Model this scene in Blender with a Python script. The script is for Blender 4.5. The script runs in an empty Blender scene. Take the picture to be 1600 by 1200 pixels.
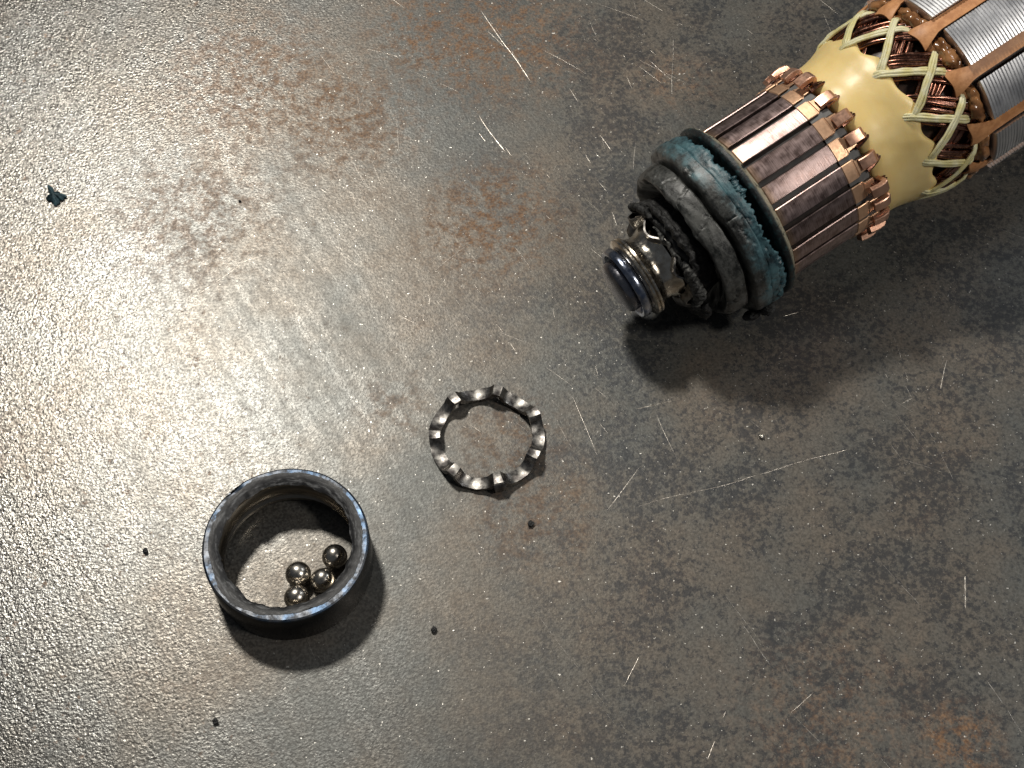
import bpy, math, random
from mathutils import Vector, Matrix, noise
import numpy as np

S = 0.01                      # 1 mm = 0.01 scene units (1 unit = 10 cm)
rad = math.radians
sc = bpy.context.scene
sc.unit_settings.system = 'METRIC'
sc.unit_settings.scale_length = 0.1

# ------------------------------------------------------------------ camera
TILT = rad(29.5); DIST = 205.0
cam_d = bpy.data.cameras.new('camera'); cam = bpy.data.objects.new('camera', cam_d)
sc.collection.objects.link(cam); sc.camera = cam
cam.location = (0, -DIST*math.sin(TILT)*S, DIST*math.cos(TILT)*S)
cam.rotation_euler = (TILT, 0, 0)
cam_d.sensor_width = 36; cam_d.lens = 36*2200/1600
cam_d.clip_start = 0.05; cam_d.clip_end = 100

# ------------------------------------------------------------------ light
w = bpy.data.worlds.new('World'); sc.world = w; w.use_nodes = True
w.node_tree.nodes['Background'].inputs[0].default_value = (0.80, 0.88, 1.0, 1)
w.node_tree.nodes['Background'].inputs[1].default_value = 0.085

def lamp(name, az_from_north_west, elev, dist, size, power, col, target=(-10, 0, 0)):
    d = bpy.data.lights.new(name, 'AREA'); d.shape = 'DISK'; d.size = size*S
    d.energy = power; d.color = col
    o = bpy.data.objects.new(name, d); sc.collection.objects.link(o)
    a, e = rad(az_from_north_west), rad(elev)
    v = Vector((-math.sin(a)*math.cos(e), math.cos(a)*math.cos(e), math.sin(e)))
    o.location = (Vector(target)+v*dist)*S
    o.rotation_euler = v.to_track_quat('Z', 'Y').to_euler()
    return o
lamp('bench_lamp', 27.5, 57, 600, 72, 325, (1.0, 0.955, 0.875))
lamp('ceiling_lamp', -56, 40, 900, 170, 70, (0.92, 0.96, 1.0))
lamp('room_lamp', -112, 52, 900, 130, 320, (1.0, 0.95, 0.88))

vs = sc.view_settings
vs.view_transform = 'Standard'; vs.look = 'None'; vs.gamma = 1; vs.use_curve_mapping = False
vs.exposure = -0.40
sc.render.resolution_x = 1024; sc.render.resolution_y = 768

# ------------------------------------------------------------------ projection (where a photo point meets a height)
CAM = np.array([0, -DIST*math.sin(TILT), DIST*math.cos(TILT)])
def at(x, y, z=0.0):
    r = (x-800)*np.array([1, 0, 0.]) + (600-y)*np.array([0, math.cos(TILT), math.sin(TILT)]) \
        + 2200*np.array([0, math.sin(TILT), -math.cos(TILT)])
    p = CAM + r*((z-CAM[2])/r[2])
    return Vector(p)

# ------------------------------------------------------------------ helpers
def link(o):
    sc.collection.objects.link(o); return o
def tag(o, label=None, cat=None, group=None, kind=None):
    for k, v in (('label', label), ('category', cat), ('group', group), ('kind', kind)):
        if v: o[k] = v
    return o
def empty(name, loc_mm):
    o = link(bpy.data.objects.new(name, None)); o.location = Vector(loc_mm)*S
    o.empty_display_size = 0.01
    return o
def mesh(name, verts, faces, mat=None, parent=None, sharp=35, basis=None, smooth=True, mats=None, fmat=None):
    me = bpy.data.meshes.new(name)
    me.from_pydata([tuple(c*S for c in v) for v in verts], [], faces)
    me.validate(); me.update()
    if smooth:
        me.polygons.foreach_set('use_smooth', [True]*len(me.polygons))
        if sharp is not None: me.set_sharp_from_angle(angle=rad(sharp))
    for m in (mats or [mat]): me.materials.append(m)
    if fmat: me.polygons.foreach_set('material_index', fmat[:len(me.polygons)])
    o = link(bpy.data.objects.new(name, me))
    if parent: o.parent = parent
    if basis is not None: o.matrix_basis = basis
    return o
def grid(rows, cu=False, cv=False, caps=False):
    """rows[u][v] -> verts, faces"""
    nu, nv = len(rows), len(rows[0])
    V = [p for r in rows for p in r]; Fc = []
    for i in range(nu if cu else nu-1):
        for j in range(nv if cv else nv-1):
            a, b = i, (i+1) % nu; c, d = j, (j+1) % nv
            Fc.append((a*nv+c, a*nv+d, b*nv+d, b*nv+c))
    if caps and not cu:
        Fc.append(tuple(range(nv-1, -1, -1))); Fc.append(tuple((nu-1)*nv+j for j in range(nv)))
    return V, Fc
def joinm(parts):
    V, Fc = [], []
    for v, fc in parts:
        o = len(V); V += list(v); Fc += [tuple(i+o for i in q) for q in fc]
    return V, Fc
def pol(s, r, q):             # armature frame: X along the shaft, Y/Z across
    return (s, r*math.cos(q), r*math.sin(q))
def lathe(prof, n=96, fn=None, closed=False):
    rows = []
    for i in range(n):
        q = 2*math.pi*i/n
        rows.append([pol(*(fn(s, r, q, k) if fn else (s, r)), q) for k, (s, r) in enumerate(prof)])
    return grid(rows, cu=True, cv=closed)
def lathez(prof, n=96, fn=None, closed=False):
    rows = []
    for i in range(n):
        q = 2*math.pi*i/n
        row = []
        for k, (r, z) in enumerate(prof):
            if fn: r, z = fn(r, z, q, k)
            row.append((r*math.cos(q), r*math.sin(q), z))
        rows.append(row)
    return grid(rows, cu=True, cv=closed)
def N(x, y, z=0.0): return noise.noise(Vector((x, y, z)))
def NQ(q, f, seed, s=0.0):    # noise that closes round the axis
    return noise.noise(Vector((math.cos(q)*f+seed*7.3, math.sin(q)*f-seed*3.1, s+seed*1.7)))
def smoothprof(pts, m=5):
    out = []
    for i in range(len(pts)-1):
        p0 = pts[max(i-1, 0)]; p1 = pts[i]; p2 = pts[i+1]; p3 = pts[min(i+2, len(pts)-1)]
        for k in range(m):
            t = k/m
            out.append(tuple(0.5*((2*b)+(-a+c)*t+(2*a-5*b+4*c-d)*t*t+(-a+3*b-3*c+d)*t**3)
                             for a, b, c, d in zip(p0, p1, p2, p3)))
    out.append(tuple(pts[-1])); return out
def tube(path, rx, ry=None, n=8, up=None, closed=False):
    ry = ry or rx; rows = []; P = [Vector(p) for p in path]; m = len(P)
    for i, p in enumerate(P):
        t = (P[(i+1) % m if closed else min(i+1, m-1)]-P[i-1 if (closed or i > 0) else 0]).normalized()
        u0 = Vector(up(p)) if up else Vector((0, 0, 1))
        a = t.cross(u0)
        a = a.normalized() if a.length > 1e-6 else Vector((1, 0, 0))
        b = a.cross(t).normalized()
        rows.append([tuple(p+a*(math.cos(2*math.pi*k/n)*rx)+b*(math.sin(2*math.pi*k/n)*ry)) for k in range(n)])
    return grid(rows, cu=closed, cv=True, caps=not closed)

# ------------------------------------------------------------------ material helpers
class NT:
    def __init__(s, name):
        s.m = bpy.data.materials.new(name); s.m.use_nodes = True; s.t = s.m.node_tree
        s.b = s.t.nodes['Principled BSDF']
        tc = s.t.nodes.new('ShaderNodeTexCoord'); mp = s.t.nodes.new('ShaderNodeMapping')
        mp.inputs['Scale'].default_value = (1/S, 1/S, 1/S)      # coordinates in millimetres
        s.t.links.new(tc.outputs['Object'], mp.inputs['Vector']); s.mm = mp.outputs[0]
    def set(s, sock, v):
        i = s.b.inputs[sock]
        if hasattr(v, 'links') or isinstance(v, bpy.types.NodeSocket): s.t.links.new(v, i)
        else: i.default_value = (*v, 1) if isinstance(v, tuple) and i.type == 'RGBA' else v
    def node(s, typ, ins=(), **props):
        n = s.t.nodes.new(typ)
        for k, v in props.items(): setattr(n, k, v)
        for k, v in (ins.items() if isinstance(ins, dict) else enumerate(ins)):
            if v is None: continue
            if isinstance(v, bpy.types.NodeSocket): s.t.links.new(v, n.inputs[k])
            else: n.inputs[k].default_value = v
        return n
    def noise(s, scale, detail=3, rough=0.55, vec=None, dist=0.0, off=0.0, stretch=None, rot=None):
        v = vec or s.mm
        if stretch or off or rot:
            v = s.node('ShaderNodeMapping', {0: v, 'Location': (off, off*.7, off*1.3), 'Rotation': rot or (0, 0, 0), 'Scale': stretch or (1, 1, 1)}).outputs[0]
        return s.node('ShaderNodeTexNoise', {'Vector': v, 'Scale': scale, 'Detail': detail, 'Roughness': rough, 'Distortion': dist}).outputs[0]
    def math(s, op, a, b=0.0, c=None, clamp=False):
        return s.node('ShaderNodeMath', [a, b] + ([c] if c is not None else []), operation=op, use_clamp=clamp).outputs[0]
    def ramp(s, f, lo, hi, a=0.0, b=1.0):
        return s.node('ShaderNodeMapRange', {0: f, 1: lo, 2: hi, 3: a, 4: b}, interpolation_type='SMOOTHSTEP').outputs[0]
    def mix(s, f, a, b):
        n = s.node('ShaderNodeMix', data_type='RGBA')
        for idx, v in ((0, f), (6, a), (7, b)):
            if isinstance(v, bpy.types.NodeSocket): s.t.links.new(v, n.inputs[idx])
            else: n.inputs[idx].default_value = (*v, 1) if isinstance(v, tuple) else v
        return n.outputs[2]
    def fmix(s, f, a, b):
        n = s.node('ShaderNodeMix', data_type='FLOAT')
        for idx, v in ((0, f), (2, a), (3, b)):
            if isinstance(v, bpy.types.NodeSocket): s.t.links.new(v, n.inputs[idx])
            else: n.inputs[idx].default_value = v
        return n.outputs[0]
    def bump(s, h, dist_mm, strength=1.0, prev=None):
        ins = {'Strength': strength, 'Distance': dist_mm*S, 'Height': h}
        if prev is not None: ins['Normal'] = prev
        o = s.node('ShaderNodeBump', ins).outputs[0]
        s.t.links.new(o, s.b.inputs['Normal']); return o
    def xyz(s, v=None):
        n = s.node('ShaderNodeSeparateXYZ', [v or s.mm]); return n.outputs
def metal(name, col, rough, dark=None, rvar=0.1, scale=1.2, bump=0.01, bscale=2.5, metallic=1.0):
    m = NT(name)
    n1 = m.noise(scale, 5); n2 = m.noise(bscale, 4, off=5)
    m.set('Base Color', m.mix(m.ramp(n1, .35, .65), dark or tuple(c*.55 for c in col), col))
    m.set('Metallic', metallic); m.set('Roughness', m.ramp(n2, .3, .7, max(.03, rough-rvar), rough+rvar))
    m.bump(n2, bump)
    return m.m

# ------------------------------------------------------------------ steel plate
m_b1 = 0.092                 # height of the pebbly relief, mm
def plate_material():
    m = NT('worn_steel_plate')
    x, y, z = m.xyz()
    flat = m.node('ShaderNodeCombineXYZ', [x, y, 0.0]).outputs[0]
    m.mm = flat
    # brushing direction (grain of the plate runs from upper left to lower right)
    along = m.math('MULTIPLY', m.math('SUBTRACT', m.math('MULTIPLY', x, .53), m.math('MULTIPLY', y, .85)), .035)
    across = m.math('ADD', m.math('MULTIPLY', x, .85), m.math('MULTIPLY', y, .53))
    brush = m.node('ShaderNodeCombineXYZ', [across, along, 0.0]).outputs[0]
    streak = m.noise(.75, 4, .66, vec=brush)
    # mill-scale wear plus painted-in lamp glow (lighter left, darker right), wandering border
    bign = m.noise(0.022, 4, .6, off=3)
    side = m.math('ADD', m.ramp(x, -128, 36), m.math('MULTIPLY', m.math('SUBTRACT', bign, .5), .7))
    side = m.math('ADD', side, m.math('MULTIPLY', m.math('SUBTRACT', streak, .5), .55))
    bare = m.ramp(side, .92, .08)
    # colours
    warm = m.noise(0.045, 5, .62, off=11)
    grain = m.noise(2.6, 3, .65, off=2)
    wf = m.ramp(warm, .36, .64)
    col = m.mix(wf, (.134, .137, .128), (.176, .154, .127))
    bare_glow_col = m.mix(wf, (.295, .293, .280), (.268, .252, .226))
    col = m.mix(bare, col, bare_glow_col)
    col = m.mix(m.math('MULTIPLY', m.ramp(grain, .38, .62, .92, 0.0), m.fmix(bare, .45, 1.0)), col, (.040, .037, .034))
    # dark bluish scale left in fine flakes, mostly right
    fl = m.noise(1.2, 6, .80, off=21)
    flb = m.noise(.075, 4, .65, off=31)
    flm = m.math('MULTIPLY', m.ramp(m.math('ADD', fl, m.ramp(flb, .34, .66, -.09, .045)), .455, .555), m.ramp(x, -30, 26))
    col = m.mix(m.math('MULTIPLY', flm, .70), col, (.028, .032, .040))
    # rust bloom
    blob = 0.0
    for bx, by, br, ba in ((770, 55, 23, 1.3), (680, 50, 18, 1.2), (775, 340, 16, 1.2), (800, 690, 12, .55), (400, 120, 22, .9), (310, 330, 20, .55),
                           (1500, 1160, 8, 1.3), (830, 790, 14, .5), (540, 180, 19, .9), (1060, 130, 10, .6), (620, 640, 8, .4), (1300, 1140, 20, .55)):
        p = at(bx, by)
        d = m.node('ShaderNodeVectorMath', [flat, (p.x, p.y, 0)], operation='DISTANCE').outputs[1]
        g = m.math('MULTIPLY', m.ramp(d, br, br*.1), ba)
        blob = g if blob == 0.0 else m.math('MAXIMUM', blob, g)
    rn = m.noise(.6, 6, .76, off=47)
    rustm = m.math('MULTIPLY', m.math('ADD', blob, m.ramp(warm, .5, .8, 0, .3)), m.ramp(rn, .42, .66), clamp=True)
    # small rust-brown specks in the bare zone, from the same field as the bloom
    pit = m.math('MULTIPLY', m.ramp(rn, .615, .655), m.math('MULTIPLY', bare, .8))
    dull = m.math('MAXIMUM', rustm, pit)
    col = m.mix(m.math('MULTIPLY', dull, .64), col, m.mix(m.ramp(grain, .35, .65), (.13, .060, .026), (.33, .165, .062)))
    spark = m.ramp(m.noise(2.2, 2, .5, off=67), .72, .76)  # pin glints painted in as bright metal specks
    col = m.mix(spark, col, (.75, .72, .66))
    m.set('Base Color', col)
    m.set('Metallic', m.math('MAXIMUM', spark, m.fmix(dull, m.fmix(bare, .5, .95), .15)))
    rg = m.math('ADD', m.fmix(bare, .46, .26), m.math('MULTIPLY', m.math('SUBTRACT', rn, .5), .25))
    rg = m.math('ADD', rg, m.math('MULTIPLY', dull, .25))
    m.set('Roughness', m.math('MINIMUM', m.math('MAXIMUM', rg, .2), .85))
    # relief: pebbly mill surface + brushed streaks
    peb = m.noise(2.7, 2, .62, off=81)
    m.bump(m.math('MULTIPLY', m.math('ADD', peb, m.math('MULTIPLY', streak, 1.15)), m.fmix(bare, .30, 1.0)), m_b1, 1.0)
    return m.m
PLATE = plate_material()
h = 500
V = [(-h, -h, -6), (h, -h, -6), (h, h, -6), (-h, h, -6), (-h, -h, 0), (h, -h, 0), (h, h, 0), (-h, h, 0)]
pl = mesh('ground_steel_plate', V, [(0, 3, 2, 1), (4, 5, 6, 7), (0, 1, 5, 4), (1, 2, 6, 5), (2, 3, 7, 6), (3, 0, 4, 7)], PLATE, smooth=False)
tag(pl, 'scratched bare steel plate with rust patches and dark mill scale', 'steel plate', kind='structure')

# scratches: shallow burrs of bright steel standing a hair above the plate, broken into dashes
M_scr = metal('fresh_scratch_steel', (.55, .51, .45), .36, dark=(.28, .25, .22), rvar=.12, scale=1.5, bump=.02)
segs = [(995, 792, 1185, 742, .16, .8), (1185, 742, 1325, 700, .16, 1.), (995, 640, 1050, 628, .2, 1.), (800, 910, 985, 1150, .13, .6), (905, 790, 980, 870, .1, .35),
            (1540, 1060, 1600, 1150, .16, .7), (1000, 1025, 970, 1080, .13, .6), (1508, 900, 1506, 950, .2, .9), (1170, 990, 1215, 1050, .14, .6),
            (750, 15, 830, 130, .2, 1.), (760, 25, 815, 100, .12, .5), (748, 180, 790, 238, .2, 1.), (748, 207, 760, 222, .18, .9), (565, 75, 640, 95, .16, .5), (620, 100, 720, 145, .14, .4),
            (290, 475, 385, 408, .14, .9), (936, 210, 956, 238, .14, .8), (1052, 60, 1050, 150, .22, .8), (940, 215, 955, 265, .1, .4),
            (830, 840, 800, 930, .1, .35), (920, 1080, 980, 1160, .14, .5), (1135, 1110, 1105, 1190, .16, .6), (1000, 1110, 1050, 1195, .12, .4), (1480, 560, 1470, 610, .16, .6), (1410, 630, 1425, 622, .22, 1.),
            (860, 440, 868, 500, .12, .6), (800, 380, 830, 420, .1, .4), (140, 520, 400, 370, .10, .25), (200, 900, 420, 640, .1, .2), (1225, 495, 1250, 487, .18, .8), (1395, 520, 1420, 600, .1, .4),
            (640, 830, 745, 905, .09, .3), (560, 700, 640, 560, .1, .3), (1200, 590, 1260, 640, .09, .3), (480, 1010, 640, 1190, .1, .3), (60, 1100, 250, 1020, .1, .25)]
rnd = random.Random(5)
for i in range(26):
    x0, y0 = rnd.uniform(0, 1600), rnd.uniform(0, 1200); a = rnd.gauss(.95, .35); L = rnd.uniform(40, 230)
    segs.append((x0, y0, x0+L*math.cos(a), y0+L*math.sin(a), rnd.uniform(.06, .1), rnd.uniform(.15, .45)))
for i in range(22):                                             # long faint drag marks along the grain
    x0, y0 = rnd.uniform(150, 1500), rnd.uniform(-50, 950); a = rnd.gauss(.98, .13); L = rnd.uniform(180, 480)
    segs.append((x0, y0, x0+L*math.cos(a), y0+L*math.sin(a), rnd.uniform(.07, .11), rnd.uniform(.2, .42)))
for si, (x0, y0, x1, y1, wd, ks) in enumerate(segs):
    A = at(x0, y0); B = at(x1, y1); D = B-A; L = D.length; d = D/L; e = Vector((-d.y, d.x, 0))
    n = max(8, int(L/.25)); parts = []; cur = []
    for i in range(n+1):
        tt = i/n; p = A+D*tt+e*(.35*N(tt*L*.12, si*3.7)+.03*N(tt*L*1.3, si*1.1))
        v = N(tt*L*.9, si*5.3)*.9+N(tt*L*.22, si*2.9)*.8+(ks-.35)*1.1
        ww = wd*.40*min(1, (.2+ks))*max(0, min(1, v*2.2+.4))*min(1, tt*9+.15, (1-tt)*9+.15)
        if ww < .012:
            if len(cur) > 1: parts.append(grid(cur))
            cur = []
        else:
            cur.append([tuple(p+e*(ww*k)+Vector((0, 0, zz))) for k, zz in ((-1, -.004), (-.5, .012), (.5, .012), (1, -.004))])
    if len(cur) > 1: parts.append(grid(cur))
    if parts:
        V, Fc = joinm(parts); mesh('scratch', V, Fc, M_scr, pl, sharp=None)

# countless hairline scratches, in drifts that follow the grain, joined
rnd = random.Random(8); parts = []
for i in range(420):
    cx, cy = rnd.uniform(-95, 95), rnd.uniform(-60, 85)
    if N(cx*.03, cy*.03, 4.4) < -.1: continue
    a = rnd.gauss(-1.0, .28) if rnd.random() < .7 else rnd.uniform(-3.1, 3.1)
    L = rnd.choice((.4, .8, 1.5, 2.5, 4, 8))*rnd.uniform(.6, 1.4); ww = rnd.uniform(.02, .045)
    e = Vector((-math.sin(a), math.cos(a), 0)); d = Vector((math.cos(a), math.sin(a), 0)); cur = []
    n = max(3, int(L/.8)); bend = rnd.uniform(-.05, .05)
    for j in range(n+1):
        tt = j/n; p = Vector((cx, cy, 0))+d*(L*tt)+e*(bend*L*tt*tt); wl = ww*(math.sin(math.pi*min(.97, max(.03, tt)))**.5)
        cur.append([tuple(p+e*(wl*k)+Vector((0, 0, zz))) for k, zz in ((-1, -.003), (0, .010), (1, -.003))])
    parts.append(grid(cur))
V, Fc = joinm(parts); tag(mesh('hairline_scratches', V, Fc, M_scr, pl, sharp=None), kind='stuff')

# ------------------------------------------------------------------ materials of the things
def tempered():
    m = NT('heat_tinted_steel')
    x, y, z = m.xyz()
    n = m.noise(.35, 5, .62, off=3); f = m.noise(.9, 5, .7, off=9)
    up = m.ramp(z, 6.5, 6.95)
    rr = m.math('SQRT', m.math('ADD', m.math('MULTIPLY', x, x), m.math('MULTIPLY', y, y)))
    blue = m.mix(m.ramp(n, .38, .62), (.065, .098, .15), (.125, .132, .145))
    body = m.mix(m.ramp(n, .35, .65), (.030, .030, .032), (.055, .052, .050))
    body = m.mix(m.ramp(rr, 10.4, 10.2), body, (.24, .215, .18))
    dirt = m.math('MULTIPLY', m.ramp(f, .48, .66), up)
    col = m.mix(m.math('MULTIPLY', dirt, .85), m.mix(up, body, blue), (.045, .045, .047))
    m.set('Base Color', col); m.set('Metallic', m.fmix(dirt, .97, .5))
    m.set('Roughness', m.math('ADD', m.ramp(n, .35, .65, .17, .25), m.math('MULTIPLY', up, m.ramp(f, .35, .65, .14, .34))))
    m.bump(m.math('MULTIPLY', f, up), .012)
    return m.m
M_ring = tempered()
def crust():
    m = NT('burnt_grease_crust'); x, y, z = m.xyz()
    ang = m.math('MULTIPLY', m.math('ARCTAN2', y, x), 2.2); rr = m.math('SQRT', m.math('ADD', m.math('MULTIPLY', x, x), m.math('MULTIPLY', y, y)))
    f = m.noise(1.6, 6, .72, vec=m.node('ShaderNodeCombineXYZ', [ang, rr, z]).outputs[0]); g = m.noise(.5, 4, .6, off=12)
    m.set('Base Color', m.mix(m.ramp(f, .48, .68), (.016, .016, .017), m.mix(g, (.13, .135, .14), (.30, .30, .30))))
    m.set('Roughness', m.ramp(f, .3, .7, .38, .75)); m.set('Metallic', m.ramp(f, .5, .7, 0., .6)); m.bump(f, .05)
    return m.m
M_crust = crust()
M_ball = metal('bronzed_steel_ball', (.57, .535, .48), .27, dark=(.43, .40, .355), rvar=.05, scale=.8, bump=.004)
M_cage = metal('scuffed_cage_steel', (.34, .325, .30), .38, dark=(.11, .10, .095), rvar=.1, scale=.9, bump=.015, bscale=1.6)
M_race = metal('polished_race_steel', (.74, .69, .60), .2, dark=(.46, .40, .32), rvar=.08, scale=.7, bump=.012)
M_shaft = metal('dark_blued_shaft', (.27, .27, .295), .27, dark=(.20, .20, .225), rvar=.07, scale=.6, bump=.006)
M_blue = metal('blued_race_edge', (.50, .52, .57), .19, dark=(.20, .24, .34), rvar=.06, scale=.7, bump=.006)
def rubber():
    m = NT('scorched_teal_rubber'); x, y, z = m.xyz()
    n = m.noise(.33, 5, .6, off=4); f = m.noise(2.2, 6, .7, off=6); f2 = m.noise(6, 3, .6, off=16)
    ang = m.math('MULTIPLY', m.math('ARCTAN2', z, y), 3.0)
    lay = m.noise(1.5, 6, .7, vec=m.node('ShaderNodeCombineXYZ', [x, ang, 0.0]).outputs[0])     # layering that runs round the sleeve
    f = m.math('ADD', m.math('MULTIPLY', f, .45), m.math('MULTIPLY', lay, .55))
    e = m.math('ADD', x, m.math('MULTIPLY', m.math('SUBTRACT', n, .5), 9.0))
    teal = m.mix(m.ramp(m.math('ADD', m.math('MULTIPLY', f, .6), m.math('MULTIPLY', n, .4)), .40, .60), (.009, .036, .049), (.080, .172, .196))
    soot = m.mix(m.ramp(m.math('ADD', m.math('MULTIPLY', f, .6), m.math('MULTIPLY', n, .4)), .40, .60), (.007, .008, .007), (.095, .096, .089))
    col = m.mix(m.ramp(e, 15.4, 18.2), soot, teal)
    col = m.mix(m.math('MULTIPLY', m.ramp(f2, .62, .75), .5), col, (.22, .26, .26))
    m.set('Base Color', col); m.set('Roughness', m.ramp(f, .38, .62, .30, .5)); m.set('Coat Weight', .35); m.set('Coat Roughness', .38)
    m.bump(m.math('ADD', f, m.math('MULTIPLY', f2, .2)), .12)
    return m.m
M_rub = rubber()
def blackrub():
    m = NT('torn_black_rubber'); f = m.noise(1.5, 6, .7, off=3)
    m.set('Base Color', m.mix(m.ramp(f, .5, .72), (.012, .012, .012), (.07, .07, .066)))
    m.set('Roughness', m.ramp(f, .35, .65, .35, .7)); m.bump(f, .22)
    return m.m
M_blk = blackrub()
def greytorn():
    m = NT('grey_torn_edge'); f = m.noise(2.2, 6, .7, off=3)
    m.set('Base Color', m.mix(m.ramp(f, .38, .66), (.016, .016, .016), (.13, .13, .12)))
    m.set('Roughness', .6); m.bump(f, .2)
    return m.m
M_gry = greytorn()
def copper_track():
    m = NT('brush_worn_copper'); x, y, z = m.xyz()
    info = m.node('ShaderNodeObjectInfo').outputs['Random']
    # turning lines run across the bar; blotchy film along it
    ln = m.noise(9.0, 3, .6, off=2, stretch=(1, .04, .04)); bl = m.noise(.8, 4, .6, off=5, stretch=(1, 1, 1))
    v = m.math('ADD', m.math('MULTIPLY', ln, .55), m.math('MULTIPLY', bl, .5))
    col = m.mix(m.ramp(v, .36, .68), (.19, .130, .115), (.47, .355, .335))
    ends = m.math('MAXIMUM', m.ramp(x, 23.6, 22.4), 0.0)
    col = m.mix(m.math('MULTIPLY', ends, .6), col, (.42, .27, .16))
    m.set('Base Color', col); m.set('Metallic', .95)
    m.set('Roughness', m.math('ADD', m.ramp(v, .3, .7, .24, .40), m.math('MULTIPLY', info, .06)))
    m.bump(ln, .024)
    return m.m
M_track = copper_track()
M_copper = metal('tan_bare_copper', (.78, .50, .32), .42, dark=(.68, .42, .26), rvar=.06, scale=.8, bump=.006, bscale=3, metallic=.7)
M_hook = metal('pressed_copper_hook', (.74, .44, .31), .36, dark=(.62, .35, .24), rvar=.06, scale=.7, bump=.006, metallic=.85)
def mica():
    m = NT('grey_mica'); f = m.noise(2, 4, .6)
    m.set('Base Color', m.mix(f, (.085, .085, .083), (.19, .19, .185))); m.set('Roughness', .55); m.bump(f, .04)
    return m.m
M_mica = mica()
def plain(name, a, b, rough, scale=1.0, bump=.05, metallic=0.0, sss=0.0, coat=0.0):
    m = NT(name); f = m.noise(scale, 5, .62, off=4)
    m.set('Base Color', m.mix(m.ramp(f, .35, .65), a, b)); m.set('Roughness', rough); m.set('Metallic', metallic)
    if sss:
        m.set('Subsurface Weight', sss); m.set('Subsurface Radius', (1.0, .7, .3)); m.b.inputs['Subsurface Scale'].default_value = .8*S
    if coat: m.set('Coat Weight', coat); m.set('Coat Roughness', .15)
    m.bump(f, bump); return m.m
M_core = plain('dark_bakelite', (.015, .011, .009), (.035, .025, .02), .5)
M_resin = plain('pale_yellow_resin', (.88, .66, .27), (.90, .70, .32), .36, scale=.25, bump=.06, sss=.35)
def cordm():
    m = NT('varnished_lacing_cord'); f = m.noise(5, 4, .6, off=3); b = m.noise(.6, 3, .5)
    m.set('Base Color', m.mix(m.ramp(b, .35, .65), (.72, .64, .30), (.84, .79, .52))); m.set('Roughness', .33)
    m.set('Subsurface Weight', .2); m.set('Subsurface Radius', (1, .8, .4)); m.b.inputs['Subsurface Scale'].default_value = .4*S
    m.bump(f, .06); return m.m
M_cord = cordm()
M_wire = metal('enamelled_copper_wire', (.37, .185, .13), .26, dark=(.17, .075, .05), rvar=.08, scale=.7, bump=.01)
M_paper = plain('brown_slot_paper', (.50, .22, .085), (.68, .33, .14), .5, scale=.9, bump=.07)
M_varn = plain('brown_varnish', (.16, .065, .022), (.40, .19, .075), .16, scale=.5, bump=.14, coat=.6)
M_lam = metal('lamination_steel', (.80, .80, .81), .43, dark=(.66, .66, .67), rvar=.05, scale=.25, bump=.0, bscale=.5)
M_lamcore = plain('dark_slot_core', (.02, .014, .011), (.075, .038, .024), .4)

# ------------------------------------------------------------------ bearing outer ring with four loose balls
rc = at(446, 848, 7)
ring = empty('bearing_outer_ring', (rc.x, rc.y, 0))
tag(ring, 'dark blued steel outer ring of a bearing, holding four loose balls', 'bearing ring')
prof = [(9.7, 0.0), (10.7, 0.0), (11.0, .35), (11.0, 6.62), (10.9, 6.86), (10.68, 7.0), (9.95, 6.97), (9.75, 6.80), (9.55, 6.2),
        (9.05, 6.05), (8.95, 5.85), (8.95, 5.3), (9.25, 5.0), (9.75, 4.4), (9.95, 3.6), (9.75, 2.7), (9.2, 2.0), (8.95, 1.75), (8.95, 1.1), (9.1, .95), (9.6, .8), (9.7, .2)]
def fr(r, z, q, k):
    if 4 <= k <= 7:
        r += .05*NQ(q, 4, 2); z += .05*NQ(q, 6, 5)
        d = abs((q-rad(136)+math.pi) % (2*math.pi)-math.pi)       # chipped spot on the far left of the rim
        if d < rad(7): z -= .30*(1-d/rad(7))**.5; r -= .10*(1-d/rad(7))
    return r, z
V, Fc = lathez(prof, 192, fr, closed=True)
mesh('race', V, Fc, M_ring, ring, sharp=28)
# burnt remains of the seal clinging inside the rim
def fs(r, z, q, k):
    if k in (2, 3, 4):
        tear = .45*NQ(q, 3.2, 3)+.25*NQ(q, 9, 6)+.12*NQ(q, 30, 8)
        r += (-.30*max(0, NQ(q, 2.1, 4)+.25)-.0+tear*.7)*(1 if k == 3 else .75); z += .12*NQ(q, 14, 9)
    else:
        r += (.16*NQ(q, 8, 5)+.40*NQ(q, 1.6, 15)+.1*NQ(q, 30, 5)) if k == 0 else .05*NQ(q, 20, 5); z += .03*NQ(q, 12, 7)
    return min(r, 10.62), z
V, Fc = lathez([(10.2, 7.02), (9.7, 7.03), (9.15, 6.85), (8.72, 6.50), (8.85, 6.20), (9.45, 6.3)], 320, fs, closed=True)
mesh('seal_remnant', V, Fc, M_crust, ring, sharp=50)
def sphere(r, nu=48, nv=26):
    V = [(0, 0, -r)]; Fc = []
    for j in range(1, nv):
        a = math.pi*j/nv-math.pi/2
        for i in range(nu):
            b = 2*math.pi*i/nu; V.append((r*math.cos(a)*math.cos(b), r*math.cos(a)*math.sin(b), r*math.sin(a)))
    V.append((0, 0, r)); top = len(V)-1
    for i in range(nu):
        Fc.append((0, 1+(i+1) % nu, 1+i))
        for j in range(nv-2):
            a = 1+j*nu; Fc.append((a+i, a+(i+1) % nu, a+nu+(i+1) % nu, a+nu+i))
        a = 1+(nv-2)*nu; Fc.append((a+i, a+(i+1) % nu, top))
    return V, Fc
V, Fc = sphere(1.72)
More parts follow.
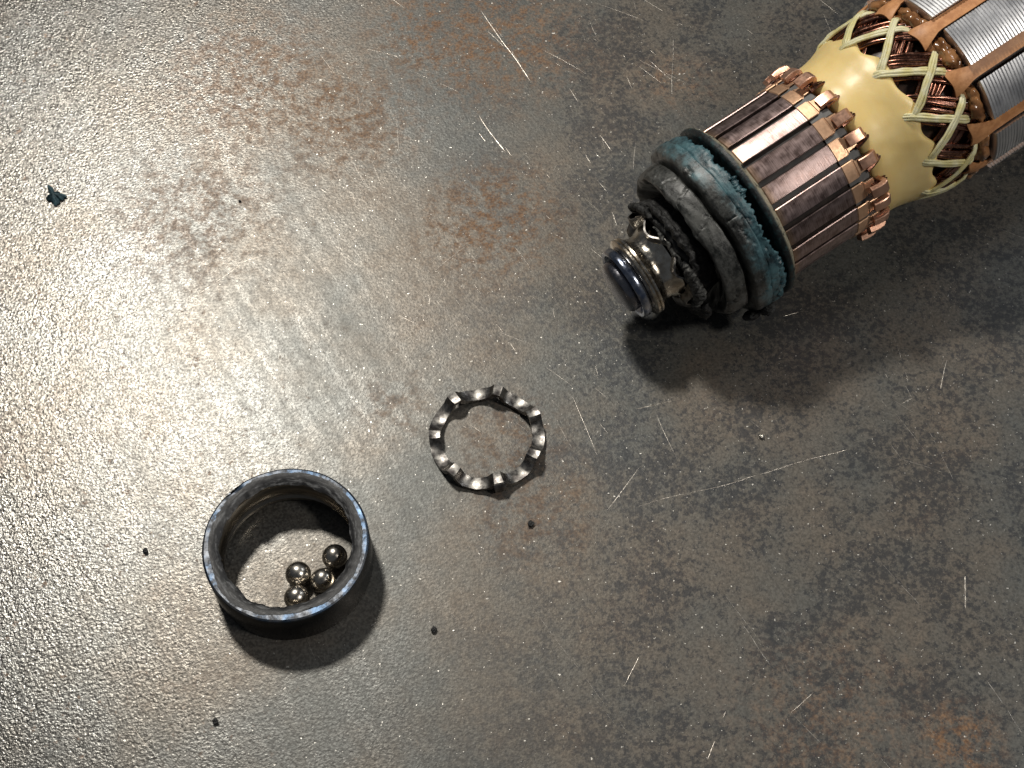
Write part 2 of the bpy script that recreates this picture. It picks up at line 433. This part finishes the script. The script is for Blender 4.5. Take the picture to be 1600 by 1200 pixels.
balls = [(466, 897, 'small steel bearing ball fully in view, leftmost and farthest from the ring wall'),
         (464, 934, 'small steel bearing ball half hidden behind the near rim of the ring'),
         (505, 907, 'small steel bearing ball in the middle, between the leftmost ball and the right wall ball'),
         (523, 870, 'small steel bearing ball against the right inner wall, farthest from the camera')]
b0 = None
for px, py, lab in balls:
    if b0 is None: b0 = o = mesh('bearing_ball', V, Fc, M_ball, sharp=None)
    else: o = link(b0.copy()); o.name = 'bearing_ball'
    p = at(px, py, 1.72); o.location = (p.x*S, p.y*S, 1.722*S); o.rotation_euler = (px, py, px*py)
    tag(o, lab, 'bearing ball', 'four loose balls lying in the bearing ring')

# ------------------------------------------------------------------ bearing cage on the plate
def ribbon(n, rf, hf, wdt, th, jit):
    rows = []
    for i in range(n):
        q = 2*math.pi*i/n; e = 1e-3
        slope = (hf(q+e)-hf(q-e))/(2*e*rf(q)); c = 1/math.sqrt(1+slope*slope); tx, tz = -slope*c, c
        row = []
        for (a, b) in ((-.5, -.5), (-.17, -.5), (.17, -.5), (.5, -.5), (.5, .5), (.17, .5), (-.17, .5), (-.5, .5)):
            r = rf(q)+a*wdt(q)+jit(q, a)
            dq = b*th*tx/r; z = hf(q)+b*th*tz - (.10 if abs(a) < .3 else 0)*(1 if b else 0)
            row.append((r*math.cos(q+dq), r*math.sin(q+dq), z))
        rows.append(row)
    return grid(rows, cu=True, cv=True)
cc = at(760, 684, 1.0)
cage = empty('bearing_cage', (cc.x, cc.y, 0))
tag(cage, 'bent wavy steel bearing cage ring lying flat between ring and armature', 'bearing cage')
PH = rad(-77)
def wave(q):                       # 1 on a flat, 0 in the bottom of a pocket
    a = ((q-PH)*7/(2*math.pi)) % 1.0; a = min(a, 1-a)           # 0 flat centre .. .5 pocket centre
    if a < .10: return 1.0
    t = (a-.10)/.40
    return 1-math.sqrt(max(0, 1-(1-t)**2.2))
hw = lambda q: .42+1.6*wave(q)*(1+.16*NQ(q, 1.5, 3))+.10*NQ(q, 5, 2)+.25*(1+math.sin(q+1.2))*.5
V, Fc = ribbon(420, lambda q: 7.25+.16*NQ(q, 1.6, 7)+.10*math.cos(2*q+.6), hw, lambda q: 1.75-.10*wave(q)+.14*NQ(q, 6, 5), .62,
               lambda q, a: .07*NQ(q, 9, 6))
mesh('cage_ribbon', V, Fc, M_cage, cage, sharp=40)
q = PH+rad(1)
c0 = Vector((math.cos(q), math.sin(q), 0)); t0 = Vector((-math.sin(q), math.cos(q), 0))
rows = []
for a, zz, wd in ((7.75, 2.05, .75), (8.05, 1.95, .8), (8.35, 1.55, .85), (8.6, 1.0, .75)):
    rows.append([tuple(c0*a+t0*(sx*wd)+Vector((0, 0, zz+dz))) for sx, dz in ((-1, -.15), (1, -.15), (1, .15), (-1, .15))])
V, Fc = grid(rows, cv=True, caps=True)
mesh('broken_tab', V, Fc, M_cage, cage, sharp=30)

# ------------------------------------------------------------------ motor armature
AX = (14.57, 9.44, 10.22); AZ = rad(31.84); TAU = rad(11.54)
u = Vector((math.cos(AZ)*math.cos(TAU), math.sin(AZ)*math.cos(TAU), math.sin(TAU)))
n_ = Vector((-math.sin(AZ), math.cos(AZ), 0)); k_ = u.cross(n_)
arm = empty('motor_armature', (AX[0], AX[1], 0))
tag(arm, 'copper and steel motor armature with commutator, yellow resin band and burnt rubber bearing sleeve', 'motor armature')
FR = Matrix.Translation((0, 0, AX[2]*S)) @ Matrix((u, n_, k_)).transposed().to_4x4()

# shaft and what is left of the front bearing
dome = [(-.12, .02), (-.11, .8), (-.05, 1.8), (.06, 2.7), (.22, 3.3), (.45, 3.72), (.85, 3.98), (1.5, 4.0), (3.0, 4.0), (3.0, 3.9), (100, 3.9), (100, .02)]
V, Fc = lathe(dome, 96); mesh('shaft', V, Fc, M_shaft, arm, basis=FR, sharp=40)
race = [(2.5, 4.02), (2.4, 4.55), (1.6, 4.85), (1.5, 5.3), (1.7, 5.5), (2.0, 5.56), (2.5, 5.58), (2.75, 5.45), (2.85, 5.2), (3.0, 5.1)]
V, Fc = lathe(race, 128); ir = mesh('inner_race_edge', V, Fc, M_blue, arm, basis=FR, sharp=40)
race = [(2.95, 4.9), (3.15, 5.2), (3.3, 5.9), (3.5, 6.18), (3.8, 6.22), (3.95, 6.08), (4.05, 6.02), (4.12, 6.16), (4.4, 6.18), (4.6, 5.9), (5.0, 5.45), (5.6, 5.2), (6.4, 5.15), (7.2, 5.5), (8.2, 6.0), (8.6, 5.0)]
V, Fc = lathe(race, 128, lambda s, r, q, k: (s, r+(.06*NQ(q, 5, 2, s) if k > 9 else 0)))
mesh('inner_race', V, Fc, M_race, arm, basis=FR, sharp=40)
# crushed second half of the cage, wrapped round the race
def crushed(q):
    return 8.0+.75*math.sin(7*q+.8+1.3*NQ(q, 1.3, 4))*(1+.5*NQ(q, 2, 9))+.4*NQ(q, 3.2, 6)
V, Fc = ribbon(420, lambda q: 6.9+.4*NQ(q, 2.2, 3)+.25*math.sin(7*q), crushed, lambda q: 1.5+.5*NQ(q, 4, 2), .26, lambda q, a: .12*NQ(q, 8, 5)*(1 if a > 0 else .4))
V = [(z, x, y) for x, y, z in V]
mesh('crushed_cage', V, Fc, M_cage, arm, basis=FR, sharp=45)
# torn black seal
sealp = [(9.6, 5.0), (8.4, 5.6), (8.0, 6.4), (7.7, 7.1), (7.6, 7.7), (7.9, 8.2), (8.5, 8.4), (9.6, 8.1), (11.4, 7.6)]
def fseal(s, r, q, k):
    a = min(k/4, 1)
    s += 1.1
    return s+a*(.45*NQ(q, 2.6, 2)+.28*NQ(q, 8, 4, r*.6)), r+a*(.75*NQ(q, 1.5, 6)+.25*NQ(q, 9, 8, s)+.35*math.cos(q-rad(60)))
V, Fc = lathe(smoothprof(sealp, 4), 220, lambda s, r, q, k: fseal(s, r, q, k/4))
mesh('torn_seal', V, Fc, M_blk, arm, basis=FR, sharp=70)
def torn_strip(name, q0, q1, s0, r0, wd, th, mat, seed, drift=(0, 0)):
    rows = []; n = 150
    for i in range(n):
        t = i/(n-1); q = q0+(q1-q0)*t; e = min(1, 6*t, 6*(1-t))
        s = s0+drift[0]*t+(.9 if s0 < 8.6 else 0)+.45*N(t*7, seed)+.16*N(t*15, seed+5); r = r0+drift[1]*t+.35*N(t*6, seed+9)+.16*N(t*17, seed+3)
        w1 = wd*e*(1+.5*N(t*12, seed+1)+.45*N(t*19, seed+2)); h1 = th*(.4+.6*e)*(1+.5*N(t*15, seed+7))
        row = []
        for k in range(10):
            a = 2*math.pi*k/10
            jj = 1+.40*N(math.cos(a)*1.6+t*16, math.sin(a)*1.6, seed)
            row.append(pol(s+math.cos(a)*h1*jj, r+math.sin(a)*w1*jj, q))
        rows.append(row)
    V, Fc = grid(rows, cv=True, caps=True)
    return mesh(name, V, Fc, mat, arm, basis=FR, sharp=70)
torn_strip('torn_lip', rad(80), rad(168), 7.5, 7.7, .62, .32, M_gry, 3, (.1, .1))
torn_strip('torn_lip', rad(152), rad(215), 7.7, 8.3, .75, .55, M_gry, 13, (0, -.2))
torn_strip('torn_lip', rad(128), rad(176), 8.7, 8.6, .9, .6, M_gry, 43, (.3, .5))
torn_strip('torn_lip', rad(60), rad(140), 9.6, 9.3, .8, .5, M_blk, 47, (.2, .2))
torn_strip('torn_lip', rad(180), rad(250), 9.3, 9.6, .9, .6, M_blk, 53)
torn_strip('torn_lip', rad(15), rad(80), 7.9, 8.6, .6, .5, M_blk, 23)
torn_strip('torn_lip', rad(185), rad(300), 7.9, 8.4, .8, .4, M_blk, 33)
# folded rubber sleeve: front roll, split, teal rear roll with a ragged edge
rp = [(15.0, 6.5, 0), (14.2, 7.6, 0), (13.2, 9.0, .3), (12.4, 9.9, .4), (11.75, 10.7, .5), (11.65, 11.25, .5), (11.95, 11.65, .5), (12.9, 11.95, .5), (14.3, 12.1, .6), (14.7, 11.95, .7), (14.85, 11.3, .8),
      (15.05, 11.3, .8), (15.15, 12.6, .8), (15.3, 13.2, .8), (15.6, 13.5, .6), (16.4, 13.75, .5), (17.5, 13.85, .8), (17.62, 13.75, .9), (17.68, 13.45, .9), (17.95, 13.55, .8), (18.7, 13.7, .7), (19.3, 13.7, .0), (19.45, 13.4, .0), (19.1, 12.4, .0), (18.5, 11.0, 0), (17.8, 7.0, 0)]
rpp = smoothprof(rp, 5)
def rub_rows(n=360):
    rows = []
    for i in range(n):
        q = 2*math.pi*i/n; row = []
        for k, (s, r, wn) in enumerate(rpp):
            ds = wn*(.75*NQ(q, 1.7, 2)+.3*NQ(q, 5, 4))
            dr = .13*NQ(q, 3, 6, s*.35)+.08*NQ(q, 5, 7, s*1.6)+.02*NQ(q, 30, 3, s*2)
            cr = abs(NQ(q, 3.4, 21, s*.22)+.12*NQ(q, 16, 22, s*.8)); dr -= .34*max(0, 1-cr/.035)*(25 < k < 100)
            if 19*5 <= k <= 23*5:                                # ragged rear edge
                f = 1-abs(k-21.5*5)/12.5
                ds += f*(.7*NQ(q, 3.5, 9)-.2+.5*NQ(q, 14, 5)+.45*NQ(q, 46, 8)); dr += f*(.14*NQ(q, 30, 2, s)-.05)
            if 1*5 <= k <= 5*5: f = min(1, (25-k)/6+.25); dr += f*(.55*NQ(q, 2.2, 11)+.35*NQ(q, 7, 14, s)); ds += .45*NQ(q, 3, 12)+.2*NQ(q, 11, 18)
            row.append(pol(s+ds, r+dr, q))
        rows.append(row)
    return grid(rows, cu=True)
V, Fc = rub_rows(); mesh('rubber_sleeve', V, Fc, M_rub, arm, basis=FR, sharp=75)
for j, (q0, q1, s0, r0, sd) in enumerate(((rad(178), rad(226), 19.0, 13.5, 41), (rad(150), rad(182), 19.4, 13.5, 55), (rad(96), rad(112), 19.4, 13.6, 61))):
    torn_strip('frayed_edge', q0, q1, s0, r0, .38, .5, M_rub, sd)
torn_strip('frayed_edge', rad(196), rad(214), 17.2, 14.1, .8, .7, M_blk, 77)
torn_strip('frayed_edge', rad(205), rad(222), 15.4, 14.0, .55, .9, M_blk, 83)
# end collar
V, Fc = lathe([(17.0, 7.0), (17.2, 10.2), (20.2, 10.4), (20.4, 13.2), (20.55, 13.6), (20.9, 13.78), (21.35, 13.75), (21.6, 13.45), (21.75, 12.9), (22.2, 12.5), (22.3, 11.0)], 200,
              lambda s, r, q, k: (s+(.16*NQ(q, 1.5, 3)+.05*NQ(q, 12, 4) if k > 2 else 0), r+(.06*NQ(q, 6, 5)+.05*NQ(q, 25, 6) if k > 2 else 0)))
def collar_mat():
    m = NT('black_teal_collar'); f = m.noise(1.4, 6, .7, off=3); x, y, z = m.xyz()
    c = m.mix(m.ramp(f, .48, .66), (.010, .013, .014), (.02, .06, .065))
    wax = m.math('MULTIPLY', m.ramp(x, 21.1, 21.6), m.ramp(m.noise(.8, 5, .65, off=9), .36, .5))
    m.set('Base Color', m.mix(wax, c, (.36, .33, .24))); m.set('Roughness', m.ramp(f, .3, .7, .3, .6)); m.bump(f, .12)
    return m.m
mesh('end_collar', V, Fc, collar_mat(), arm, basis=FR, sharp=45)

# commutator
NB = 22; PB = 2*math.pi/NB; Q0 = rad(102.4)
V, Fc = lathe([(21.9, 6), (21.9, 11.75), (36.8, 11.75), (36.8, 6)], 88); mesh('commutator_core', V, Fc, M_core, arm, basis=FR, sharp=30)
def wedge(stations, rin, ang_in=.60):
    """stations: (s, r_top, half width mm); a bar centred on +Y, rounded top with chamfered edges"""
    rows = []
    for s, r, hwid in stations:
        a = hwid/r; ch = .10
        pts = [(rin, -a*ang_in), (r-ch, -a)] + [(r, -a+ch/r+(2*a-2*ch/r)*i/4) for i in range(5)] + [(r-ch, a), (rin, a*ang_in)]
        rows.append([pol(s, rr, aa) for rr, aa in pts])
    return grid(rows, cv=True, caps=True)
V, Fc = wedge([(22.25, 12.1, 1.30), (22.4, 12.30, 1.36), (22.7, 12.36, 1.37), (27, 12.31, 1.37), (32.6, 12.33, 1.37), (33.2, 12.36, 1.37)], 11.3)
bar0 = mesh('commutator_bar', V, Fc, M_track, sharp=25)
V, Fc = wedge([(33.2, 12.38, 1.39), (33.3, 12.50, 1.41), (34.85, 12.50, 1.41), (34.95, 12.36, 1.40), (35.08, 12.36, 1.38), (35.2, 12.46, 1.30), (35.45, 12.46, 1.05), (36.75, 12.44, 1.0), (36.8, 12.3, .98)], 11.3)
ris0 = mesh('riser', V, Fc, M_copper, sharp=25)
rows = []                                                        # hook: tab bent up from behind and folded forward
pathh = [(37.75, 11.2), (37.85, 11.9), (37.92, 12.75), (37.84, 13.0), (37.62, 13.16), (37.0, 13.2), (36.2, 13.12), (35.6, 12.98)]
for i, (s, r) in enumerate(pathh):
    a = Vector(pathh[max(i-1, 0)]); b = Vector(pathh[min(i+1, len(pathh)-1)]); t = (b-a).normalized(); nn = Vector((t.y, -t.x))
    th = .40 if i < 3 else .45; wd = .62 if i < 2 else .84; ch = .1
    row = []
    for sx, sn in ((-1, -1+.25), (-1+.12, -1), (1-.12, -1), (1, -1+.25), (1, 1-.25), (1-.12, 1), (-1+.12, 1), (-1, 1-.25)):
        row.append((s+nn.x*th*sn, r+nn.y*th*sn, wd*sx))
    rows.append(row)
V, Fc = grid(rows, cv=True, caps=True)
hook0 = mesh('hook', V, Fc, M_hook, sharp=22)
V, Fc = tube([(36.2, 12.5, 0), (37.2, 12.5, 0), (37.6, 12.45, .1), (39.0, 11.8, .2)], .22, n=8)
V2, F2 = tube([(36.4, 12.4, 1.15), (37.2, 12.4, 1.05), (38.2, 12.2, .8), (39.2, 11.7, .5)], .32, n=8)
V, Fc = joinm([(V, Fc), (V2, F2)])
lead0 = mesh('lead_wire', V, Fc, M_wire, sharp=40)
V, Fc = wedge([(33.4, 12.1, .40), (34.6, 12.18, .40), (34.9, 12.24, .48), (35.3, 12.22, .62), (36.4, 12.22, .62), (36.6, 12.0, .5)], 11.4)
mica0 = mesh('mica_segment', V, Fc, M_mica, sharp=30)
rnd = random.Random(11)
tilts = {0: 0}
for i in range(NB):
    q = Q0+PB*i
    tl = rad(rnd.uniform(-3.2, 3.2)) if i not in (0, 1, NB-1) else rad((1.5, -.5, -1.4)[(0, 1, NB-1).index(i)])
    B = FR @ Matrix.Rotation(q, 4, 'X') @ Matrix.Translation((0, 12*S, 0)) @ Matrix.Rotation(tl, 4, 'X') @ Matrix.Translation((0, -12*S, 0))
    b = bar0 if i == 0 else link(bar0.copy()); b.parent = arm; b.matrix_basis = B
    for src in (ris0, hook0, lead0):
        c = src if i == 0 else link(src.copy()); c.parent = b
        c.matrix_basis = (Matrix.Translation((rnd.uniform(-.12, .08)*S, rnd.uniform(-.08, .06)*S, 0)) @ Matrix.Rotation(rad(rnd.uniform(-1.6, 1.6)), 4, 'X') @ Matrix.Rotation(rad(rnd.uniform(-1.0, 1.0)), 4, 'Z')) if src is hook0 else Matrix.Identity(4)
    c = mica0 if i == 0 else link(mica0.copy()); c.parent = arm; c.matrix_basis = FR @ Matrix.Rotation(q+PB/2, 4, 'X')

# windings core, wire bundles, resin, lacing, stack
NSL = 11; PS = 2*math.pi/NSL; QT = rad(107.7); QS = QT+PS/2
V, Fc = lathe([(38, 6), (38.5, 10.8), (44, 11.0), (47, 11.6), (50, 12.2), (53, 12.2), (55.2, 11.0), (55.3, 6)], 96, lambda s, r, q, k: (s, r+.25*NQ(q, 6, 3, s)))
mesh('winding_core', V, Fc, M_lamcore, arm, basis=FR)
for i in range(NSL):
    for lay in range(2):
        parts = []; q1 = QS+PS*i + (rad(8) if lay else rad(-6))
        for wi in range(8):
            path = []; ja = rnd.gauss(0, .05); jr = rnd.gauss(0, .10)
            for k in range(15):
                t = k/14
                sgn = -1 if lay == 0 else 1
                s = 54.6-11.8*t; off = (wi-3)*.72
                q = q1+sgn*rad(40)*t+off/13*(1-.35*t)
                r = (13.3 if lay == 0 else 12.75)-.9*t*t-max(0, t-.62)*5-.25*abs(wi-3)*.25+.1*N(wi*3.3+i, t*4, lay)+.35*math.sin(math.pi*t)
                s += .15*N(wi*1.7, t*3, i*2.2)
                path.append(pol(s, r+jr, q+ja*t+.02*N(wi*2.1, t*5, i)))
            parts.append(tube(path, .36, n=7, up=lambda p: (0, p.y, p.z)))
        V, Fc = joinm(parts)
        mesh('wire_bundle', V, Fc, M_wire, arm, basis=FR, sharp=60)
# resin band
def fres(s, r, q, k):
    if k > 30:
        f = min(1, (k-30)/8)
        ph = (q-(QS+rad(-2)))/PS
        s += f*(.65*math.cos(2*math.pi*ph)+.3*NQ(q, 4, 4)+.15)
    return s, r+.14*NQ(q, 2.5, 3, s*.2)+.05*NQ(q, 8, 5, s*.5)
rsp = smoothprof([(36.9, 10.0), (37.4, 11.3), (38.3, 11.95), (39.4, 12.15), (41, 12.25), (42.6, 12.55), (44.0, 12.95), (45.2, 13.2), (45.9, 13.05), (46.2, 12.5), (46.0, 11.5)], 5)
V, Fc = lathe(rsp, 200, fres); mesh('resin_band', V, Fc, M_resin, arm, basis=FR, sharp=60)
# lacing cord: two families crossing
for i in range(NSL):
    qe = rad(113.5)+PS*i
    for fam in range(2):
        if fam == 0: qa, qb, sa, sb = qe-rad(24), qe, 43.8, 52.4
        else: qa, qb, sa, sb = qe-rad(14)+rad(27), qe-rad(14), 44.6, 52.8
        jit = rad(5.0)*N(i*3.1+.5, fam*5.3+.2); parts = []
        for st in range(3):
            path = []
            for k in range(18):
                t = k/17
                s = sa+(sb-sa)*t; q = qa+(qb-qa)*t+jit+rad(2)*math.sin(math.pi*t)*N(i, fam+3)
                r = 13.05+.95*math.sin(min(1, t*1.25)*math.pi*.5)+(.30 if fam else 0)*math.sin(math.pi*t)
                if t > .9: r -= (t-.9)*7
                if t < .12: r -= (.12-t)*5
                q += (st-1)*.31/13.5*(1+.8*N(t*5, i*1.7+.3, st+fam*7))+.006*N(t*3.1, i*.77, fam+9.0); s += (st-1)*(.10 if fam else -.10)
                path.append(pol(s, r+(.10 if st == 1 else 0)+.05*N(t*8, st, i), q))
            parts.append(tube(path, .25+.06*N(i*2.3, st*1.7, fam), .22, n=7, up=lambda p: (0, p.y, p.z)))
        V, Fc = joinm(parts); mesh('lacing_cord', V, Fc, M_cord, arm, basis=FR, sharp=60)
# lamination stack: each tooth a pile of thin sheets
LS0, LS1, RT = 54.9, 104.0, 15.2
V, Fc = lathe([(LS0+.2, 3.9), (LS0+.2, 12.3), (LS1, 12.3), (LS1, 3.9)], 66); mesh('stack_core', V, Fc, M_lamcore, arm, basis=FR, sharp=30)
rows = []; ha = rad(11.6); rr_ = random.Random(3)
s = LS0
while s < LS1:
    dr = rr_.uniform(-.03, .03)
    for ds, dd in ((0, -.22), (.10, 0), (.40, 0), (.50, -.22)):
        r = RT+dd+dr
        rows.append([pol(s+ds, rr, aa) for rr, aa in [(12.0, -ha*.45), (13.4, -ha*.5), (14.3, -ha*.93+.0)] + [(r, -ha+2*ha*i/8) for i in range(9)] + [(14.3, ha*.93), (13.4, ha*.5), (12.0, ha*.45)]])
    s += .50
V, Fc = grid(rows, cv=True, caps=True)
tooth0 = mesh('stack_tooth', V, Fc, M_lam, sharp=25)
# slot paper: strip along the slot, flared flap at its end
rows = []
for s, hwid, r, curl in ((51.7, 1.95, 14.1, .35), (52.5, 1.75, 14.45, .15), (53.4, 1.45, 14.55, 0), (54.4, 1.1, 14.6, -.05), (55.2, .98, 14.55, -.1), (60, .95, 14.5, -.1), (80, .95, 14.5, -.1), (104, .95, 14.5, -.1)):
    row = []
    for i in range(9):
        t = -1+2*i/8; row.append((s+(.25*t*t*curl if s < 53 else 0)+(.12*math.sin(t*3+1) if s < 52 else 0), r-curl*t*t-.25*t*t*(1 if s < 54 else .6), hwid*t))
    for i in range(8, -1, -1):
        t = -1+2*i/8; x_, y_, z_ = row[i]; row.append((x_, y_-.22, z_*.97))
    rows.append(row)
V, Fc = grid(rows, cv=True, caps=True)
paper0 = mesh('slot_paper', V, Fc, M_paper, sharp=50)
for i in range(NSL):
    for src, q in ((tooth0, QT+PS*i), (paper0, QS+PS*i)):
        c = src if i == 0 else link(src.copy()); c.parent = arm
        c.matrix_basis = FR @ Matrix.Rotation(q+(rad(rnd.uniform(-1.2, 1.2)) if src is paper0 else 0), 4, 'X')
# varnished coil ends bulging in front of each tooth
for i in range(NSL):
    parts = []
    for j, (s0, r0, dq, sz) in enumerate(((53.9, 13.5, -5, 1.15), (53.6, 13.75, 2.5, 1.25), (54.0, 13.3, 8.5, 1.05), (53.0, 12.7, 0, 1.3), (52.8, 12.9, -9, 1.0))):
        V, Fc = sphere(1.0, 20, 12)
        W = []
        for p in V:
            d = Vector(p); k = sz*(1+.45*N(d.x*1.6+i*3, d.y*1.6+j*5, d.z*1.6)+.10*N(d.x*4, d.y*4+i, d.z*4+j))
            W.append((d.x*k*.85, d.y*k*.85, d.z*k*1.35))
        q = QT+PS*i+rad(dq+2*N(i*2.2, j*3.3)); cq, sq = math.cos(q), math.sin(q)
        parts.append(([(s0+a, (r0+b)*cq-c*sq, (r0+b)*sq+c*cq) for a, b, c in W], Fc))
    V, Fc = joinm(parts); mesh('coil_end', V, Fc, M_varn, arm, basis=FR, sharp=80)

# ------------------------------------------------------------------ crumbs on the plate
def crumb(name, px, py, size, seed, mat, label, cat, group=None, flat=.6, spiky=.5, stretch=(1, 1)):
    V, Fc = sphere(1.0, 22, 14); W = []
    for p in V:
        d = Vector(p); k = 1+spiky*N(d.x*1.7+seed, d.y*1.7, d.z*1.7)+spiky*.7*N(d.x*4+seed, d.y*4, d.z*4+seed)
        W.append((d.x*k*size*stretch[0], d.y*k*size*stretch[1], d.z*k*size*flat))
    lo = min(v[2] for v in W); W = [(a, b, c-lo) for a, b, c in W]
    o = mesh(name, W, Fc, mat, sharp=60); p = at(px, py); o.location = (p.x*S, p.y*S, 0.0)
    o.rotation_euler = (0, 0, rad(-38))
    tag(o, label, cat, group); return o
def crumb_star(px, py):
    m = NT('teal_crumb_rubber'); f = m.noise(1.6, 5, .7)
    m.set('Base Color', m.mix(m.ramp(f, .35, .65), (.012, .035, .045), (.045, .10, .12))); m.set('Roughness', .55); m.bump(f, .2)
    rows = []; n = 110
    outline = [(0, 2.0), (25, 1.1), (50, .95), (80, .85), (100, 1.0), (118, 2.55), (128, 2.2), (150, .9), (185, 1.2), (205, 1.35), (225, 1.0), (262, 1.1), (285, 2.05), (300, 1.5), (330, 1.2), (360, 2.0)]
    def ro(a):
        for (a0, r0), (a1, r1) in zip(outline, outline[1:]):
            if a0 <= a <= a1: return r0+(r1-r0)*(a-a0)/(a1-a0)
    for lv, (f_, z) in enumerate(((.85, .02), (1.0, .25), (.85, .55), (.5, .95), (.15, 1.1))):
        rows.append([(ro(360*i/n)*f_*(1+.30*N(i*.33, 2.2))*math.cos(2*math.pi*i/n)*(1+.1*N(i*.5, lv)), ro(360*i/n)*f_*(1+.30*N(i*.33, 2.2))*math.sin(2*math.pi*i/n), z+.25*N(i*.4, lv*2.0)*(lv > 0)) for i in range(n)])
    V, Fc = grid(rows, cv=True, caps=True)
    o = mesh('rubber_crumb', V, Fc, m.m, sharp=60); p = at(px, py); o.location = (p.x*S, p.y*S, .002*S)
    tag(o, 'torn spiky scrap of teal rubber alone on the brightest part of the plate', 'rubber scrap')
crumb_star(86, 309)
G = 'black grit crumbs scattered on the plate'
crumb('grit_crumb', 829, 820, .42, 1, M_blk, 'black grit crumb just below the wavy bearing cage', 'grit crumb', G)
crumb('grit_crumb', 228, 862, .36, 2, M_blk, 'black grit crumb to the left of the bearing ring', 'grit crumb', G)
crumb('grit_crumb', 678, 985, .40, 3, M_blk, 'black grit crumb to the lower right of the bearing ring', 'grit crumb', G)
crumb('grit_crumb', 337, 1128, .36, 4, M_blk, 'black grit crumb near the bottom edge, below the bearing ring', 'grit crumb', G)
crumb('grit_crumb', 375, 315, .20, 5, M_blk, 'tiny black grit crumb in the upper left, right of the teal scrap', 'grit crumb', G)
M_chip = metal('bright_chip', (.7, .66, .58), .3)
crumb('metal_chip', 1190, 683, .36, 6, M_chip, 'tiny bright metal chip below the rubber sleeve of the armature', 'metal chip', None)
